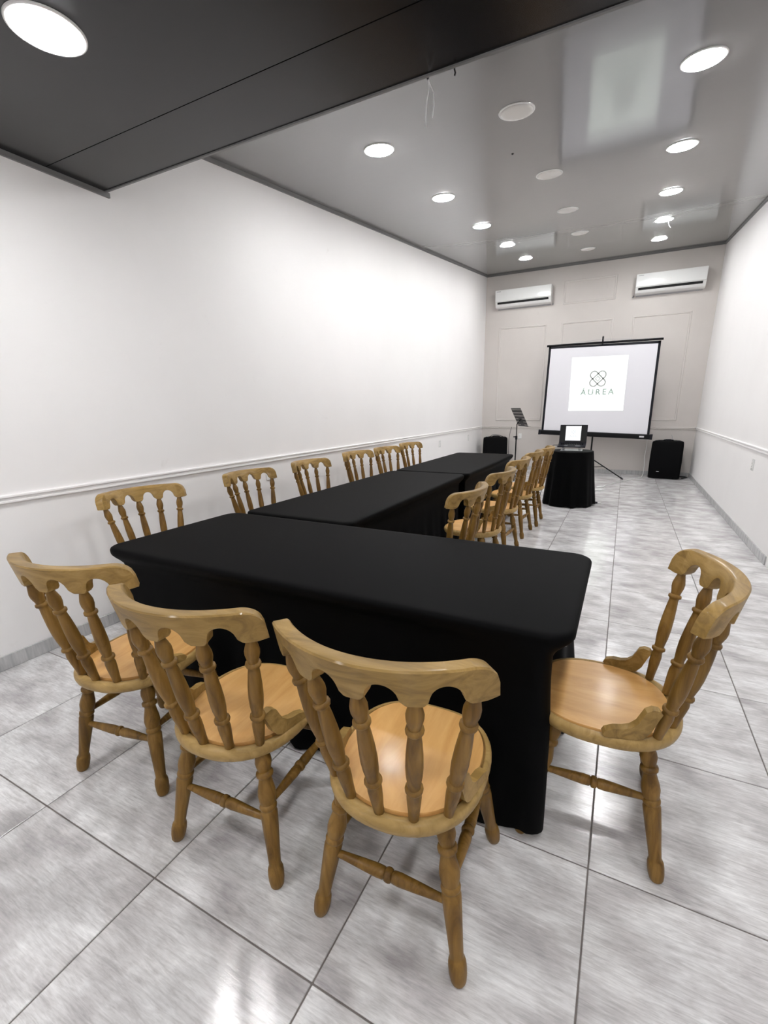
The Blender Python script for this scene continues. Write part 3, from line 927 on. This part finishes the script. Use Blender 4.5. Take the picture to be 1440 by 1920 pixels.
for pts, lab in (([(2.60, 9.33, 0.735), (2.605, 9.33, 0.77), (2.595, 9.335, 0.81), (2.585, 9.34, 0.825)], 'short thin wire sticking up from the right speaker'),):
    tag(MB().tube(pts, 0.0045, 6).build('speaker_wire', M['mark'], None, 40), lab, 'wire')
tag(MB().tube([(2.86, 9.35, 0.012), (2.89, 9.40, 0.011), (2.90, 9.45, 0.010), (2.965, 9.53, 0.010), (2.93, 9.60, 0.010), (2.84, 9.60, 0.010)], 0.009, 8).build('speaker_cable', M['black_plastic'], None, 40), 'black cable on the floor beside the right speaker', 'cable')
tag(MB().tube([(-0.95, 9.42, 0.744), (-0.90, 9.36, 0.775), (-0.82, 9.34, 0.785), (-0.72, 9.36, 0.775), (-0.66, 9.42, 0.744)], 0.006, 8).build('speaker_cable', M['black_plastic'], None, 40), 'looped black cable lying on top of the left speaker', 'cable')

# ================================================================== CABLES ON THE FLOOR
wc = MB().tube([(2.19, 9.50, 0.78), (2.20, 9.50, 0.60), (2.185, 9.48, 0.40), (2.20, 9.46, 0.22), (2.195, 9.38, 0.06), (2.17, 9.25, 0.010), (2.05, 9.02, 0.008), (1.93, 8.78, 0.008), (1.72, 8.35, 0.008), (1.60, 8.05, 0.008), (1.50, 7.82, 0.008)], 0.0065, 8).build('white_power_cable', M['white_cable'], None, 40)
tag(wc, 'white cable hanging behind the screen and crossing the floor', 'cable')
for x, y, rz, w_, lab in ((1.478, 7.76, 0.5, 0.05, 'white power plug on the floor at the end of the white cable'), (1.468, 7.42, 0.1, 0.07, 'white socket strip on the floor behind the round table')):
    o = thing('power_plug' if w_ < 0.06 else 'power_strip', (x, y, 0), rz, lab, 'plug' if w_ < 0.06 else 'power strip')
    MB().rbox(-w_, w_, -0.022, 0.022, 0.001, 0.032, 0.006).build('casing', M['white_plastic'], o)
    MB().lathe([(0, 0.009), (0.7, 0.006), (1, 0.005)], (w_, 0, 0.014), (w_ + 0.04, 0, 0.012), 10).build('strain_relief', M['white_cable'], o, 40)
pg = thing('black_plug', (1.492, 6.335, 0), 0.1, 'black adapter with white tip on the floor right of the round table', 'plug')
MB().rbox(-0.03, 0.03, -0.016, 0.016, 0.001, 0.026, 0.005).build('casing', M['black_plastic'], pg)
MB().rbox(0.03, 0.075, -0.012, 0.012, 0.003, 0.020, 0.004).build('tip', M['white_plastic'], pg)

# ================================================================== AIR CONDITIONERS
def air_conditioner(x, z, w, label, stub):
    o = thing('air_conditioner', (x, YB, z), 0, label, 'air conditioner', 'split air conditioners on the screen wall')
    # section in (out, up), z=0 at the bottom edge
    sec = [(0, 0.0), (0.10, 0.0), (0.145, 0.015), (0.175, 0.05), (0.188, 0.085), (0.205, 0.105), (0.212, 0.30), (0.205, 0.318), (0.185, 0.325), (0, 0.325)]
    MB().prism(sec, lambda a, b: (-w / 2, -a, b), lambda a, b: (w / 2, -a, b)).build('body', M['white_plastic'], o, 30)
    fp = [(0.212, 0.108), (0.2195, 0.112), (0.2235, 0.30), (0.214, 0.321), (0.205, 0.3235), (0.203, 0.31)]
    pnl = MB().prism(fp, lambda a, b: (-w / 2 + 0.004, -a, b), lambda a, b: (w / 2 - 0.004, -a, b)).build('front_panel', M['white_plastic'], o, 30)
    slot = [(0.150, 0.045), (0.182, 0.048), (0.2105, 0.098), (0.200, 0.102)]
    MB().prism([(0.170, 0.060), (0.1845, 0.052), (0.2035, 0.094), (0.195, 0.100)], lambda a, b: (-w / 2 + 0.045, -a, b), lambda a, b: (w / 2 - 0.05, -a, b)).build('outlet_slot', M['hole'], o)
    MB().prism([(0.155, 0.026), (0.163, 0.022), (0.190, 0.056), (0.184, 0.060)], lambda a, b: (-w / 2 + 0.045, -a, b), lambda a, b: (w / 2 - 0.05, -a, b)).build('louver', M['white_plastic'], o, 30)
    MB().box(-w / 2 + 0.03, -w / 2 + 0.115, -0.2249, -0.2234, 0.288, 0.298).build('brand_mark', M['mark'], pnl)
    for zz in (0.20, 0.155):
        MB().lathe([(0, 0.011), (1, 0.011)], (0.0, -0.2195, zz), (0.0, -0.2235, zz), 12).build('indicator', M['diffuser_off'], pnl)
    sx = stub * (w / 2 + 0.02)
    MB().tube([(sx, -0.02, 0.0), (sx, -0.07, -0.02), (sx + stub * 0.012, -0.09, -0.03)], 0.013, 8).build('pipe_stub', M['grey_metal'], o, 40)
    MB().box(-w / 2 + 0.02, w / 2 - 0.02, -0.012, -0.0005, -0.02, 0.005).build('mount_plate', M['mark'], o)
    return o
air_conditioner(-0.405, 3.40, 1.13, 'white wall air conditioner at the left of the screen wall', 1)
air_conditioner(2.225, 3.375, 1.11, 'white wall air conditioner at the right of the screen wall', -1)

# ================================================================== OUTLETS AND SMALL FITTINGS
def outlet(p, rz, label, w=0.075, hgt=0.118):
    o = thing('wall_outlet', p, rz, label, 'outlet', 'white wall outlets')
    MB().rbox(-w / 2, w / 2, -0.009, 0.0, -hgt / 2, hgt / 2, 0.003).build('plate', M['white_plastic'], o)
    MB().rbox(-0.017, 0.017, -0.013, -0.008, -0.035, 0.035, 0.002).build('socket', M['off_white'], o)
    for s in (-0.016, 0.016):
        MB().box(-0.007, -0.004, -0.0136, -0.0125, s - 0.005, s + 0.005).build('slot', M['hole'], o)
        MB().box(0.004, 0.007, -0.0136, -0.0125, s - 0.005, s + 0.005).build('slot', M['hole'], o)
outlet((XL + 0.0005, 2.62, 0.785), R(90), 'white outlet low on the left wall behind the second chair', 0.12, 0.08)
outlet((XL + 0.0005, 6.99, 0.752), R(90), 'white outlet on the left wall beyond the last chair')
outlet((XL + 0.0005, 8.64, 0.758), R(90), 'white outlet on the left wall next to the corner speaker')
outlet((XR - 0.0005, 5.155, 0.768), R(-90), 'white outlet on the right wall')
outlet((-0.34, YB - 0.0005, 0.745), 0, 'white outlet on the screen wall beside the music stand pole')

# loose wires from the edge of the lowered ceiling, hook, and a dark fixing on the slope
lw_ = thing('loose_wire', (0.894, YEDGE + 0.004, ZLOW), 0, 'loose white wires dangling from the edge of the lowered ceiling', 'wire')
MB().tube([(0, 0, 0.0), (0.004, 0.004, -0.03), (-0.006, 0.004, -0.08), (-0.010, 0.002, -0.13), (-0.008, 0.0, -0.165)], 0.0022, 6).build('strand', M['white_cable'], lw_, 40)
MB().tube([(0, 0, 0.0), (0.008, 0.004, -0.025), (0.024, 0.004, -0.055), (0.026, 0.002, -0.10), (0.020, 0.0, -0.14)], 0.0022, 6).build('strand', M['white_cable'], lw_, 40)
MB().lathe([(0, 0.006), (1, 0.004)], (0, 0, 0.006), (0, 0, -0.010), 8).build('fixing', M['hole'], lw_)
hk = MB().tube([(0, 0, 0.008), (0, 0.002, -0.006), (0.003, 0.004, -0.016), (0.0, 0.004, -0.024)], 0.0035, 6).build('ceiling_hook', M['hole'], None, 40, (1.006, YEDGE + 0.005, ZLOW))
tag(hk, 'small black hook on the edge of the lowered ceiling', 'hook')
fx = MB().lathe([(0, 0.010), (0.6, 0.009), (1, 0.004)], (0, 0, 0.0), (0, 0, -0.008), 12).build('ceiling_screw', M['hole'], None, 40, (0.709, 3.632, zc(3.632) - 0.0002))
tag(fx, 'small dark screw hole cap on the sloping ceiling', 'screw')
yw = 3.0 + 1.345 * 3
tw = MB().tube([(0, 0, 0), (0.008, 0.015, -0.02), (0.025, 0.05, -0.055), (0.045, 0.07, -0.07)], 0.003, 6).build('dangling_wire', M['white_cable'], None, 40, (1.99, yw + 0.10, zc(yw + 0.10)))
tag(tw, 'short white wire hanging beside a lit downlight near the right wall', 'wire')
